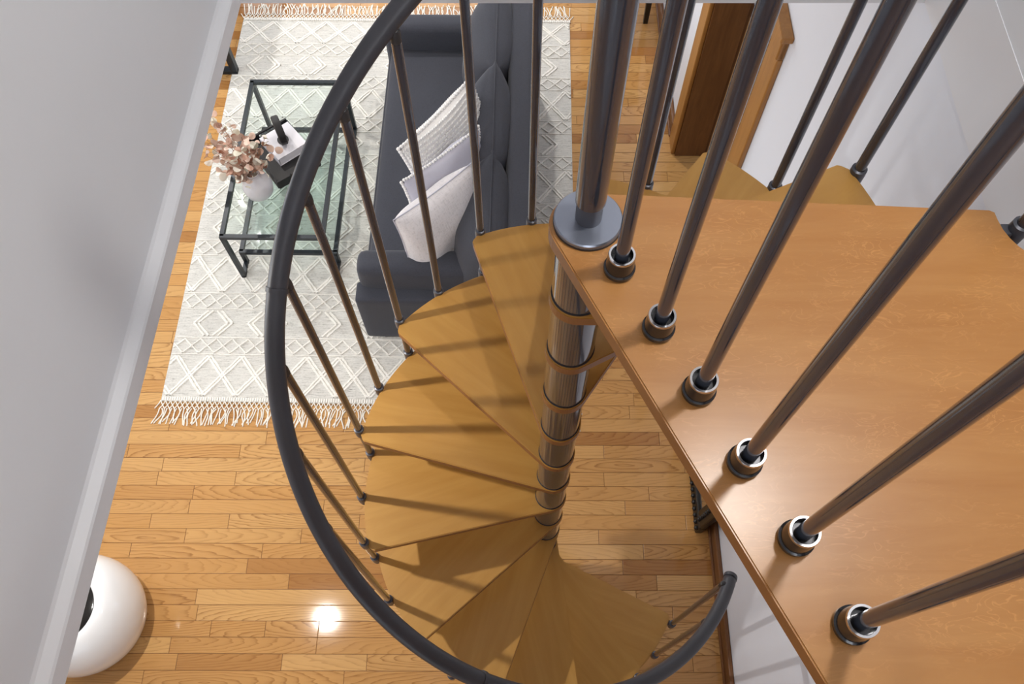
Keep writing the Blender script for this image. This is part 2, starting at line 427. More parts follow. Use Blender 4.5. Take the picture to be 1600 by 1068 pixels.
# left, far and near walls of the living room with openings added for the fill lights
def wall_x(name, x0, x1, y0, y1, wy0, wy1, wz0, wz1):
    bm = BM(); box(bm, x0, x1, y0, wy0, 0, CEIL); box(bm, x0, x1, wy1, y1, 0, CEIL); box(bm, x0, x1, wy0, wy1, 0, wz0); box(bm, x0, x1, wy0, wy1, wz1, CEIL)
    structure(name, bm, 'wall')
def wall_y(name, y0, y1, x0, x1, wx0, wx1, wz0, wz1, zb=0, zt=CEIL):
    bm = BM(); box(bm, x0, wx0, y0, y1, zb, zt); box(bm, wx1, x1, y0, y1, zb, zt); box(bm, wx0, wx1, y0, y1, zb, wz0); box(bm, wx0, wx1, y0, y1, wz1, zt)
    structure(name, bm, 'wall')
wall_x('wall_left', -3.52, -3.4, -2.1, 6.2, 1.0, 3.6, .65, 2.3)
wall_y('wall_far', 6.1, 6.22, -3.5, 1.05, -2.6, .1, .65, 2.3)
wall_y('wall_near', -2.12, -2.0, -3.5, .95, -2.7, -.4, .65, 2.3)
def window(n, axis, c, a0, a1, z0, z1):  # unseen frame and pane, added in front of a fill light
    bm = BM()
    def b_(s0, s1, t0, t1):
        if axis == 'x': box(bm, c-.03, c+.03, s0, s1, t0, t1, .004)
        else: box(bm, s0, s1, c-.03, c+.03, t0, t1, .004)
    b_(a0, a1, z0, z0+.06); b_(a0, a1, z1-.06, z1); b_(a0, a0+.06, z0, z1); b_(a1-.06, a1, z0, z1); b_((a0+a1)/2-.03, (a0+a1)/2+.03, z0, z1)
    wn = structure('window_%d' % n, bm, 'trim_white')
    bm = BM()
    if axis == 'x': box(bm, c-.004, c+.004, a0+.05, a1-.05, z0+.05, z1-.05)
    else: box(bm, a0+.05, a1-.05, c-.004, c+.004, z0+.05, z1-.05)
    mesh_obj('pane', bm, 'pane', wn)
window(1, 'x', -3.46, 1.0, 3.6, .65, 2.3); window(2, 'y', 6.16, -2.6, .1, .65, 2.3); window(3, 'y', -2.06, -2.7, -.4, .65, 2.3)
# ceiling with the stair opening, upper floor
OFY = 1.545                        # far side of the opening
bm = BM()
prism(bm, [(-3.5, -2.2), (-.80, -2.2), (-.80, .0), (-.72, 1.58), (-3.5, 1.58)], CEIL, UPF)
ceil = structure('ceiling', bm, 'ceiling', 0)
bm = BM(); box(bm, -3.5, 1.0, OFY+.03, 6.3, CEIL, UPF); structure('ceiling_far', bm, 'ceiling')
bm = BM(); box(bm, -.72, .93, -2.6, -.165, CEIL, UPF); structure('floor_upper', bm, ['platform'], 0)
# upper stairwell walls
LW = -0.0515                       # the left side of the well runs off square
def lefty(name, bm, m, par=None):
    o = mesh_obj(name, bm, m, par, False)
    if par is None: o.location = (-.7015, 0, 0); o.rotation_euler = (0, 0, LW); tag(o, kind='structure')
    return o
bm = BM(); box(bm, -.14, -.023, -2.7, 1.62, CEIL+.04, 4.72); lefty('wall_upper_left', bm, 'wall_grey')
bm = BM()   # moulded edge of the opening: flat fascia with a sloped shoulder
prof = [(-.10, 0), (0, 0), (0, .041), (-.003, .045), (-.019, .054), (-.023, .060), (-.10, .060)]
va = [bm.verts.new((p[0], -2.6, CEIL-.004+p[1])) for p in prof]; vb = [bm.verts.new((p[0], 1.56, CEIL-.004+p[1])) for p in prof]
bm.faces.new(va); bm.faces.new(vb)
for k in range(len(prof)): bm.faces.new((va[k], va[(k+1) % 7], vb[(k+1) % 7], vb[k]))
lefty('trim_left', bm, 'trim_white')
bm = BM(); box(bm, -.75, .97, OFY+.023, OFY+.14, CEIL+.04, 4.72); structure('wall_upper_far', bm, 'wall_grey')
bm = BM()
va = [bm.verts.new((-.70, OFY-p[0], CEIL-.004+p[1])) for p in prof]; vb = [bm.verts.new((.955, OFY-p[0], CEIL-.004+p[1])) for p in prof]
bm.faces.new(va); bm.faces.new(vb)
for k in range(len(prof)): bm.faces.new((va[k], va[(k+1) % 7], vb[(k+1) % 7], vb[k]))
structure('trim_far', bm, 'trim_white')
wall_y('wall_upper_near', -2.62, -2.5, -.75, 1.0, -.5, .8, 3.4, 4.5, UPF, 4.72)
window(4, 'y', -2.56, -.5, .8, 3.4, 4.5)
bm = BM(); box(bm, -.95, 1.12, -2.7, 1.8, 4.72, 4.82); structure('ceiling_upper', bm, 'ceiling')

# ---------------------------------------------------------------- ceiling lights
def spot(loc, r_, e, label, grp=None, sz=.03, nm='recessed_light'):
    t = empty(nm, loc); tag(t, label, 'light', grp)
    bm = BM(); lathe(bm, [(r_*.78, -.004), (r_, -.006), (r_*1.08, -.002), (r_*1.08, .0), (r_*.78, .0)], 28, close=True); mesh_obj('trim_ring', bm, 'trim_white', t, True)
    bm = BM(); lathe(bm, [(0, -.003), (r_*.78, -.003), (r_*.78, 0)], 28); mesh_obj('diffuser', bm, 'lamp', t)
    l = bpy.data.lights.new('lamp', 'AREA'); l.shape = 'DISK'; l.size = sz*2; l.energy = e; l.color = WARM
    o = bpy.data.objects.new('lamp', l); C.objects.link(o); o.parent = t; o.location = (0, 0, -.012)
GL = 'recessed ceiling lights over the living room'
spot((-1.42, .88, CEIL), .065, POT_E, 'white recessed ceiling light nearest the staircase', GL)
spot((-2.24, 4.13, CEIL), .065, POT_E*.8, 'white recessed ceiling light over the far left corner', GL)
spot((-.15, 4.6, CEIL), .065, POT_E*.8, 'white recessed ceiling light behind the far end of the sofa', GL)
spot((.72, .74, 4.715), .11, UP_E, 'round white ceiling light above the landing', None, .06, 'ceiling_light')

# ---------------------------------------------------------------- spiral staircase
PX, PY = .11925, .72968
S = .222; R = .600; DT = math.radians(28.1347); T0 = math.radians(.172)
stair = empty('spiral_staircase', (PX, PY, 0))
tag(stair, 'spiral staircase with maple treads, gunmetal balusters and charcoal handrail', 'staircase')
HUB = .052
def tread_poly(Wd, rc=.018, corner=True):
    pts = []
    # outer arc from -Wd to 0, with rounded corners
    e = rc/R
    n = 14
    for i in range(n+1):
        a = -Wd+e+(Wd-2*e)*i/n; pts.append((R*math.cos(a), R*math.sin(a)))
    tg = math.acos(HUB/R)
    # round the nosing corner towards the hub
    c1 = Vector((math.cos(0)*R, 0)); h1 = Vector((HUB*math.cos(tg), HUB*math.sin(tg)))
    q = c1+(h1-c1).normalized()*rc*.8
    m_ = Vector(pts[-1])*.25+q*.25+c1*.5*.985
    pts += [(m_.x, m_.y), (q.x, q.y)]
    for i in range(17):
        a = tg+(2*PI-Wd-2*tg)*i/16; pts.append((HUB*math.cos(a), HUB*math.sin(a)))
    a = -Wd-tg; h2 = Vector((HUB*math.cos(a), HUB*math.sin(a))); c2 = Vector((R*math.cos(-Wd), R*math.sin(-Wd)))
    q2 = c2+(h2-c2).normalized()*rc*.8; pts.append((q2.x, q2.y))
    m_ = Vector(pts[0])*.25+q2*.25+c2*.5*.985; pts.append((m_.x, m_.y))
    return pts
TT = .030
bm = BM(); prism(bm, tread_poly(math.radians(34.5)), -TT, 0, .0025, 2, 1)
me0 = None
gas_me = None
for n in range(1, 13):
    z = UPF-n*S; th = T0+n*DT
    if n == 1:
        o = mesh_obj('tread', bm, ['tread', 'tread_edge'], stair); me0 = o.data
        g = BM(); lathe(g, [(.046, 0), (.0490, 0), (.0490, .003), (.046, .0035)], 36, close=True)
        go = mesh_obj('gasket', g, 'gasket', o, True); gas_me = go.data
    else:
        o = link('tread', me0, stair); go = link('gasket', gas_me, o)
    o.location = (0, 0, z); o.rotation_euler = (0, 0, th)
    go2 = link('gasket', gas_me, o); go2.location = (0, 0, -TT-.0035)
# spacer sleeves between the hubs
sl = BM(); lathe(sl, [(.0475, 0), (.0475, S-TT)], 40)
for n in range(0, 13):
    if n == 0: o = mesh_obj('sleeve', sl, 'sleeve', stair, 'all'); sm = o.data
    else: o = link('sleeve', sm, stair)
    o.location = (0, 0, max(0, UPF-(n+1)*S))
bm = BM(); lathe(bm, [(0, 0), (.11, 0), (.11, .008), (.06, .012), (.05, .03), (0, .03)], 40); mesh_obj('base_plate', bm, 'flange', stair, True)
# top flange and post
bm = BM(); lathe(bm, [(0, 0), (.050, 0), (.0535, .002), (.0535, .009), (.0515, .0115), (0, .0115)], 48)
o = mesh_obj('top_flange', bm, ['flange'], stair, True); o.location = (0, 0, UPF+.0015)
bm = BM(); lathe(bm, [(.050, 0), (.0542, 0), (.0542, .004), (.050, .004)], 48, close=True); mesh_obj('gasket', bm, 'gasket', o, True).location = (0, 0, -.0012)
bm = BM(); lathe(bm, [(.0235, .045), (.0235, 1.0), (0, 1.01)], 32); o = mesh_obj('newel_post', bm, 'gunmetal', stair, True); o.location = (0, 0, UPF+.013)
bm = BM(); lathe(bm, [(.0205, 0), (.0205, .05), (.0236, .052)], 32); mesh_obj('post_socket', bm, 'clamp', o, True)
# landing platform
def platform_poly():
    hub = .060
    d1 = Vector((.4364, -.8997)); n1 = Vector((d1.y, -d1.x))      # outward normal of the near edge (left/down)
    n1 = -n1 if n1.x > 0 else n1
    d2 = Vector((.9982, -.0597)); n2 = Vector((.0597, .9982))
    P = lambda x, y: (x-PX, y-PY)
    a1 = math.atan2(n1.y, n1.x); a2 = math.atan2(n2.y, n2.x)
    if a1 < 0: a1 += 2*PI
    pts = []
    for i in range(13):                                            # hub arc from the near-edge side round to the far-edge side
        a = a1+(a2-a1)*i/12; rr = .062+(.054-.062)*i/12; pts.append((rr*math.cos(a), rr*math.sin(a)))
    f0 = Vector(pts[-1]); e = f0+d2*((.748-PX-f0.x)/d2.x); pts.append((e.x, e.y))
    pts.append((e.x+.007, e.y-.004))
    cx_, cy_, rr = .852, .738, .096
    for i in range(9):
        a = math.radians(186+(84)*i/8); pts.append(P(cx_+rr*math.cos(a), cy_+rr*math.sin(a)))
    pts.append(P(.932, .642)); pts.append(P(.932, -.160))
    nst = Vector(pts[0]); k = (-.160-PY-nst.y)/d1.y; e = nst+d1*k; pts.append((e.x, e.y))
    return pts, nst, d1
pp, nst, d1 = platform_poly()
bm = BM(); prism(bm, pp, -.036, 0, .0025, 2, 1)
plat = mesh_obj('landing_platform', bm, ['platform', 'tread_edge'], stair); plat.location = (0, 0, UPF)
# balusters
RB = .0105; RBAL = .610; HH = .90; RRAIL = .620
rod_cache = {}
def rod_mesh(L):
    k = round(L, 3)
    if k not in rod_cache:
        b_ = BM(); lathe(b_, [(RB, 0), (RB, L)], 18); me = bpy.data.meshes.new('baluster')
        for f_ in b_.faces: f_.smooth = True
        b_.to_mesh(me); b_.free(); me.materials.append(MT['gunmetal']); rod_cache[k] = me
    return rod_cache[k]
b_ = BM()
lathe(b_, [(.0112, -.036), (.0150, -.034), (.0155, -.006), (.0150, .010), (.0108, .012)], 18)
box(b_, -.026, -.008, -.010, .010, -.026, -.004, .002)
CL = mesh_obj('clamp', b_, 'clamp', None, True); clamp_me = CL.data; bpy.data.objects.remove(CL)
b_ = BM(); lathe(b_, [(0, -.016), (.008, -.014), (.0125, -.004), (.0125, .004), (.0108, .008)], 18)
EC = mesh_obj('end_cap', b_, 'gasket', None, True); cap_me = EC.data; bpy.data.objects.remove(EC)
b_ = BM(); lathe(b_, [(.0112, -.006), (.0116, .012), (.0100, .024), (0, .032)], 16); lathe(b_, [(0, .0), (.0035, .001), (.004, .003)], 10, cx=-.0)
TC = mesh_obj('connector', b_, 'gasket', None, True); con_me = TC.data; bpy.data.objects.remove(TC)
def helix(th, H=HH): return UPF-(th-T0)/DT*S+H
def baluster(th, z0, z1, clamps):
    k = max(0, (math.degrees(th-T0)-296)/42); rb_ = RBAL+.010*k*k; z1 += .045*k*k+.012*min(1, k*3)
    o = link('baluster', rod_mesh(z1-z0), stair); o.location = (rb_*math.cos(th), rb_*math.sin(th), z0); o.rotation_euler = (0, 0, th)
    for zc in clamps:
        c_ = link('clamp', clamp_me, o); c_.location = (0, 0, zc-z0)
    c_ = link('end_cap', cap_me, o); c_.location = (0, 0, 0)
    c_ = link('connector', con_me, o); c_.location = (0, 0, z1-z0)
    return o
for n in range(1, 13):
    z = UPF-n*S
    th = T0+n*DT-math.radians(3.0); zn = z-S
    if n < 12: baluster(th, zn-.05, helix(th)-.038, (z, zn))
    else: baluster(th, z-.05, helix(th)-.02, (z,))
    th = T0+n*DT-math.radians(17.0)
    if n > 1: baluster(th, z-.05, helix(th)-.038, (z,))
th0 = math.atan2(.715-PY, .782-PX); zt = UPF-S
o = link('baluster', rod_mesh(1.15), stair); o.location = (.785-PX, .712-PY, zt-.05); o.rotation_euler = (0, 0, th0)
for zc in (UPF, zt): link('clamp', clamp_me, o).location = (0, 0, zc-zt+.05)
link('end_cap', cap_me, o)
# guard balusters on the landing
b_ = BM()
lathe(b_, [(.0225, 0), (.0240, .001), (.0240, .008), (.0215, .010), (.0205, .036), (.0200, .040), (.0166, .0405), (.0166, .030), (.0104, .030)], 28)
CO = mesh_obj('collar', b_, 'collar', None, True); col_me = CO.data; bpy.data.objects.remove(CO)
b_ = BM(); lathe(b_, [(.0166, .036), (.0166, .0422), (.0196, .0422), (.0204, .0395), (.0204, .038)], 28)
CR = mesh_obj('collar_rim', b_, 'chrome', None, True); rim_me = CR.data; bpy.data.objects.remove(CR)
gb = [(.159, .639), (.209, .538), (.257, .440), (.307, .336), (.360, .233), (.412, .126), (.462, .02)]
for (x, y) in gb:
    y += .004; x += .003
    o = link('baluster', rod_mesh(.86), stair); o.location = (x-PX, y-PY, UPF+.002)
    link('collar', col_me, o); link('collar_rim', rim_me, o)
# handrails
bm = BM(); pts = []
for i in range(0, 172):
    d = 338*i/171; th = T0+math.radians(d)
    hh = HH+.0; rr = RRAIL
    if d > 296: k = (d-296)/42; hh = HH+.045*k*k; rr = RRAIL+.018*k*k
    pts.append((rr*math.cos(th), rr*math.sin(th), helix(th, hh)))
tube(bm, pts, .0212, 18)
rail = mesh_obj('handrail', bm, 'rail', stair, 'all')
def ring_at(i, nm, r_, L):
    bm = BM(); p = Vector(pts[i]); t = (Vector(pts[min(i+1, len(pts)-1)])-Vector(pts[i-1])).normalized()
    tube(bm, [p-t*L, p-t*L*.4, p+t*L*.4, p+t*L], r_, 20); mesh_obj(nm, bm, 'rail', rail, True)
i1 = min(range(len(pts)), key=lambda i: abs(to_image((pts[i][0]+PX, pts[i][1]+PY, pts[i][2]))[1]-446) if pts[i][0] < 0 else 1e9)
i2 = min(range(len(pts)), key=lambda i: abs(to_image((pts[i][0]+PX, pts[i][1]+PY, pts[i][2]))[0]-755) if pts[i][1] < 0 else 1e9)
ring_at(i1, 'rail_joint', .0236, .005); ring_at(i2, 'rail_joint', .0236, .005)
bm = BM(); p = Vector(pts[-1]); t = (p-Vector(pts[-2])).normalized(); tube(bm, [p-t*.006, p+t*.004, p+t*.007], .0225, 20); mesh_obj('end_cap', bm, 'rail', rail, True)
bm = BM()
gp = [Vector((.119-PX, .72-PY, UPF+.885))]+[Vector((x-PX, y-PY, UPF+.885)) for x, y in gb]
tube(bm, gp, .0212, 18); mesh_obj('guard_rail', bm, 'rail', stair, True)

# ---------------------------------------------------------------- rug
RR = -.025
RCX, RCY = -.705, 2.93
RW, RL = 2.135, 2.70
rug = empty('area_rug', (RCX, RCY, 0), RR)
tag(rug, 'pale grey flatwoven rug with ivory diamond pattern and fringed ends under the sofa', 'rug')
bm = BM()
nx, ny = 30, 40
gv = [[bm.verts.new((-RW/2+RW*i/nx, -RL/2+RL*j/ny, .0075+.0012*math.sin(i*1.3+j*.7))) for i in range(nx+1)] for j in range(ny+1)]
for j in range(ny):
    for i in range(nx): bm.faces.new((gv[j][i], gv[j][i+1], gv[j+1][i+1], gv[j+1][i]))
ed = [e for e in bm.edges if e.is_boundary]
r_ = bmesh.ops.extrude_edge_only(bm, edges=ed)
for v in r_['geom']:
    if isinstance(v, bmesh.types.BMVert): v.co.z = .0008
mesh_obj('woven_body', bm, 'rug', rug)
bm = BM()
def ridge(x0, y0, x1, y1, wd=.0145, h=.0055):
    # clip to the rug in x
    lim = RW/2-.006
    if x0 > x1: x0, y0, x1, y1 = x1, y1, x0, y0
    if x1 < -lim or x0 > lim: return
    if x0 < -lim: y0 += (y1-y0)*(-lim-x0)/(x1-x0); x0 = -lim
    if x1 > lim: y1 = y0+(y1-y0)*(lim-x0)/(x1-x0); x1 = lim
    L = math.hypot(x1-x0, y1-y0)
    if L < .01: return
    n = max(1, int(L/.017)); ux, uy = (x1-x0)/L, (y1-y0)/L; px, py = -uy, ux
    prev = None
    for i in range(n+1):
        s = L*i/n; k = wd/2*(1+.22*rsign()); zz = .0088+h*(1+.3*rsign()); jx, jy = rsign()*.0010, rsign()*.0010
        cx_, cy_ = x0+ux*s+jx, y0+uy*s+jy
        cur = [bm.verts.new((cx_+px*k, cy_+py*k, .006)), bm.verts.new((cx_+px*k*.6, cy_+py*k*.6, zz)), bm.verts.new((cx_-px*k*.6, cy_-py*k*.6, zz)), bm.verts.new((cx_-px*k, cy_-py*k, .006))]
        if prev:
            for q in range(3): bm.faces.new((prev[q], prev[q+1], cur[q+1], cur[q]))
        prev = cur
def band_large(y0, y1):
    P = .172; nn = int(RW/P)+4; off = .0095
    for k in range(-nn//2-2, nn//2+3):
        for s in (-1, 1):
            for o_ in (-off, off):
                ridge(k*P+o_, y1-.006, (k+s)*P+o_, y0+.006)
def band_small(y0, y1):
    P = .084; nn = int(RW/P)+4; ym = (y0+y1)/2
    for k in range(-nn//2-1, nn//2+2):
        for s in (-.5, .5):
            ridge(k*P, y1-.008, (k+s)*P, ym, .0095); ridge(k*P, y0+.008, (k+s)*P, ym, .0095)
            ridge((k+s)*P, ym, (k+s*.3)*P, y1-.020, .006) if 0 else None
    ridge(-RW, y0, RW, y0, .006, .003); ridge(-RW, y1, RW, y1, .006, .003)
def band_hex(y0, y1):
    P = .292; nn = int(RW/P)+4; ym = (y0+y1)/2
    for k in range(-nn//2-1, nn//2+2):
        for o_ in (0, .028):
            tl = k*P-.104+o_*.9; tr = k*P+.104-o_*.9
            ridge(tl, ym, tl+.068, y1-.008); ridge(tl, ym, tl+.068, y0+.008)
            ridge(tr, ym, tr-.068, y1-.008); ridge(tr, ym, tr-.068, y0+.008)
y = -RL/2+.028; ly0 = y
seq = [('L', .235), ('s', .098), ('H', .165), ('s', .098)]
i = 0
while y < RL/2-.05:
    k, hgt = seq[i % 4]
    hgt = min(hgt, RL/2-.028-y)
    if hgt > .06: {'L': band_large, 's': band_small, 'H': band_hex}[k](y, y+hgt)
    y += hgt+.004; i += 1
tag(mesh_obj('raised_pattern', bm, 'ridge', rug), kind='stuff')
for sgn in (-1, 1):
    bm = BM(); ye = sgn*(RL/2-.012)
    k = -RW/2+.006
    while k < RW/2-.006:
        box(bm, k, k+.010, ye-.011, ye+.011, .003, .0145+.001*rsign(), .002, 1); k += .0122
    tag(mesh_obj('corded_border', bm, 'ridge', rug), kind='stuff')
    bm = BM(); n = 168; P = RW/n
    y0 = sgn*RL/2
    for q in range(n+1):                                           # knotted lattice then loose strands
        x = -RW/2+P*q
        for s in (() if q % 2 else (-1, 1)):
            pp_ = [(x, y0-sgn*.004, .009), (x+s*P*.5, y0+sgn*.010, .006+.003*(s > 0)), (x+s*P, y0+sgn*.020, .005), (x+s*P*1.5, y0+sgn*.031, .006-.002*(s > 0)), (x+s*P*2, y0+sgn*.040, .005)]
            tube(bm, pp_, .0030, 5, False)
        if q % 1 == 0:
            a = rsign()*.022-.006; b2 = rsign()*.012; L = rnd.uniform(.085, .115)
            pp_ = [(x, y0+sgn*.038, .005)]
            for j in range(1, 7):
                u_ = j/6; pp_.append((x+a*u_+b2*math.sin(u_*PI*1.4), y0+sgn*(.038+L*u_*.86), .0032+.003*(q % 3 == 0)*(1-u_)))
            tube(bm, pp_, .0033, 5, True)
    tag(mesh_obj('fringe', bm, 'cord', rug), kind='stuff')

# ---------------------------------------------------------------- soft shapes
def rounded(name, sx, sy, sz, r_, m, parent, loc, rot=(0, 0, 0), seg=4, puff=(0, 0, 0), sub=6):
    bm = BM(); bmesh.ops.create_cube(bm, size=1)
    bmesh.ops.subdivide_edges(bm, edges=bm.edges[:], cuts=sub*2, use_grid_fill=True)
    hx, hy, hz = sx/2, sy/2, sz/2
    for v in bm.verts:
        p = Vector((v.co.x*sx, v.co.y*sy, v.co.z*sz))
        # crowd grid lines to the border so the rounding is well described
        def cw(t): return math.copysign(1-(1-abs(t))**1.8, t)
        p = Vector((hx*cw(v.co.x*2), hy*cw(v.co.y*2), hz*cw(v.co.z*2)))
        c = Vector((max(-hx+r_, min(hx-r_, p.x)), max(-hy+r_, min(hy-r_, p.y)), max(-hz+r_, min(hz-r_, p.z))))
        d = p-c
        if d.length > 1e-9: p = c+d.normalized()*min(r_, max(abs(d.x), abs(d.y), abs(d.z)))
        u_, v_, w_ = p.x/hx, p.y/hy, p.z/hz
        p.x += puff[0]*u_*(1-v_*v_)*(1-w_*w_); p.y += puff[1]*v_*(1-u_*u_)*(1-w_*w_); p.z += puff[2]*w_*(1-u_*u_)*(1-v_*v_)
        v.co = p
    o = mesh_obj(name, bm, m, parent, 'all'); o.location = loc; o.rotation_euler = rot
    return o
def pillow_bm(w, h, t, pinch=.10, n=26, wr=.0, seed=1):
    bm = BM(); rr = random.Random(seed); ph = [rr.uniform(0, 6) for _ in range(6)]
    def pos(u, v, s):
        e = (max(0, 1-abs(u)**2.6))**.55*(max(0, 1-abs(v)**2.6))**.55
        x = w/2*u*(1-pinch*(1-v*v)*abs(u)**3*0 - pinch*.55*(1-abs(v)**2)*1.0*(abs(u)**2))
        z = h/2*v*(1-pinch*.55*(1-abs(u)**2)*(abs(v)**2))
        k = wr*(math.sin(5*u+3*v+ph[0])+math.sin(7*v-4*u+ph[1])*.6)*e
        return (x, s*(t/2*e)+k, z)
    gf = [[bm.verts.new(pos(-1+2*i/n, -1+2*j/n, 1)) for i in range(n+1)] for j in range(n+1)]
    gb_ = [[gf[j][i] if i in (0, n) or j in (0, n) else bm.verts.new(pos(-1+2*i/n, -1+2*j/n, -1)) for i in range(n+1)] for j in range(n+1)]
    for j in range(n):
        for i in range(n):
            bm.faces.new((gf[j][i], gf[j][i+1], gf[j+1][i+1], gf[j+1][i]))
            bm.faces.new((gb_[j][i], gb_[j+1][i], gb_[j+1][i+1], gb_[j][i+1]))
    return bm, pos
def edge_loop(pos, n=24):
    L = [pos(-1+2*i/n, 1, 1) for i in range(n)]+[pos(1, 1-2*i/n, 1) for i in range(n)]+[pos(1-2*i/n, -1, 1) for i in range(n)]+[pos(-1, -1+2*i/n, 1) for i in range(n)]
    return L

# ---------------------------------------------------------------- sofa (faces the coffee table, towards -x)
sofa = empty('sofa', (-.30, 2.85, 0), RR)
tag(sofa, 'dark slate fabric sofa with loose back cushions on the rug', 'sofa')
SL = 1.84
def sp(x, y, z): return (x+.30, y-2.85, z)
rounded('base', .82, SL-.10, .22, .02, 'sofa', sofa, (-.02, 0, .20))
rounded('seat_cushion', .70, SL-.30, .17, .045, 'sofa', sofa, (-.045, 0, .365), puff=(0, 0, .018))
rounded('back_frame', .145, SL-.02, .72, .05, 'sofa', sofa, (.36, 0, .42))
for s in (-1, 1):
    arm = rounded('arm', .80, .115, .40, .020, 'sofa', sofa, (-.04, s*(SL/2-.058), .245))
    rounded('arm_cushion', .62, .13, .25, .036, 'sofa', arm, (-.065, -s*.085, .225), puff=(.01, .015, .01))
for sx in (-.36, .36):
    for sy in (-.8, .8):
        bm = BM(); lathe(bm, [(0, 0), (.015, 0), (.022, .085), (0, .085)], 14); mesh_obj('leg', bm, 'black', sofa, True).location = (sx, sy, .014)
for k, (cy, ww) in enumerate([(-.60, .60), (-.07, .66), (.52, .64)]):
    bm, pos = pillow_bm(ww, .46, .29, .05, wr=.004, seed=k+3)
    o = mesh_obj('back_cushion', bm, 'sofa', sofa, 'all'); o.location = (.185, cy, .60); o.rotation_euler = (math.radians(-11), 0, PI/2)
    o.rotation_euler = Matrix.Rotation(PI/2, 3, 'Z').to_4x4().to_3x3().to_4x4().to_euler()
    o.rotation_euler = (Matrix.Rotation(math.radians(10), 4, 'Y') @ Matrix.Rotation(PI/2, 4, 'Z')).to_euler()
    L = edge_loop(pos); bm = BM(); tube(bm, L+[L[0]], .0032, 6, False); mesh_obj('seam', bm, 'sofa', o, True)

# throw pillows leaning in a row
def throw(name, centre, ang, size, thick, m, lean, label, seed, wr=.006):
    bm, pos = pillow_bm(size, size, thick, .12, wr=wr, seed=seed)
    t = empty(name, centre); tag(t, label, 'pillow', 'throw pillows on the sofa')
    t.rotation_euler = (Matrix.Rotation(ang, 4, 'Z') @ Matrix.Rotation(lean, 4, 'X')).to_euler()
    mesh_obj('cover', bm, m, t, 'all')
    return t, pos
PA = math.atan2(.31, .34)
t3, pos = throw('throw_pillow', (-.330, 2.240, .655), PA, .47, .22, 'fuzzy', math.radians(-7), 'fleecy pale grey throw pillow nearest the sofa arm', 11)
bm = BM(); L = edge_loop(pos); tube(bm, L+[L[0]], .003, 6, False); mesh_obj('seam', bm, 'lilac', t3, True)
t2, pos = throw('throw_pillow', (-.298, 2.435, .665), PA, .47, .15, 'lilac', math.radians(-9), 'smooth lilac grey throw pillow with white pompom braid, middle of three', 12, .012)
bm = BM(); L = edge_loop(pos, 30)
for p in L:
    bmesh.ops.create_icosphere(bm, subdivisions=1, radius=.0085, matrix=Matrix.Translation(Vector(p)+Vector((rsign()*.002, rsign()*.002, rsign()*.002))))
mesh_obj('pompom_braid', bm, 'knit', t2, 'all')
t1, pos = throw('throw_pillow', (-.278, 2.632, .668), math.atan2(.45, .34), .54, .17, 'knit', math.radians(-20), 'chunky white knitted throw pillow at the back of the row', 13)
bm = BM()
nr = 26
for j in range(1, nr):                                             # knitted cords in rows on both faces
    v_ = -1+2*j/nr
    for s in (-1, 1):
        for i in range(1, 44):
            u_ = -1+2*i/44; p = Vector(pos(u_, v_, s))
            bmesh.ops.create_cube(bm, size=1, matrix=Matrix.Translation(p+Vector((0, s*.0015, 0))) @ Matrix.Rotation(.5*(1 if i % 2 else -1), 4, 'Y') @ Matrix.Diagonal((.0115, .009, .0125, 1)))
tag(mesh_obj('knit_rows', bm, 'knit', t1), kind='stuff')
bm = BM()
for p in edge_loop(pos, 28): bmesh.ops.create_icosphere(bm, subdivisions=1, radius=.011, matrix=Matrix.Translation(Vector(p)))
mesh_obj('knotted_edge', bm, 'knit', t1, 'all')

# ---------------------------------------------------------------- coffee table
table = empty('coffee_table', (-1.205, 2.853, .0085), RR*.9)
tag(table, 'glass coffee table with two tiers in a thin black metal frame', 'table')
TW, TL, TZ, SZ, SLN, B = .535, 1.055, .395, .105, .87, .022
hx = TW/2-B/2
def bars(name, segs, m='blackmetal'):
    bm = BM()
    for p, q in segs: beam(bm, p, q, B)
    return mesh_obj(name, bm, m, table)
def rect(z, L): 
    l = L/2-B/2
    return [((-hx-B/2, -l, z), (hx+B/2, -l, z)), ((-hx-B/2, l, z), (hx+B/2, l, z)), ((-hx, -l, z), (-hx, l, z)), ((hx, -l, z), (hx, l, z))]
bars('top_frame', rect(TZ, TL)); bars('shelf_frame', rect(SZ, SLN))
for sy in (-1, 1):
    for sx in (-1, 1):
        yo = sy*(TL/2-B/2); yi = sy*(SLN/2-B/2)
        bars('leg', [((sx*hx, yo, TZ), (sx*hx, yo, 0)), ((sx*hx, yo+sy*B/2, B/2), (sx*hx, yi-sy*B/2, B/2)), ((sx*hx, yi, 0), (sx*hx, yi, SZ))])
bm = BM(); box(bm, -hx+.008, hx-.008, -TL/2+.018, TL/2-.018, TZ+.001, TZ+.009, .001, 1); mesh_obj('glass_top', bm, 'glass', table)
bm = BM(); box(bm, -hx+.008, hx-.008, -SLN/2+.018, SLN/2-.018, SZ+.001, SZ+.009, .001, 1); mesh_obj('glass_shelf', bm, 'glass', table)
TOP = TZ+.009+.0085

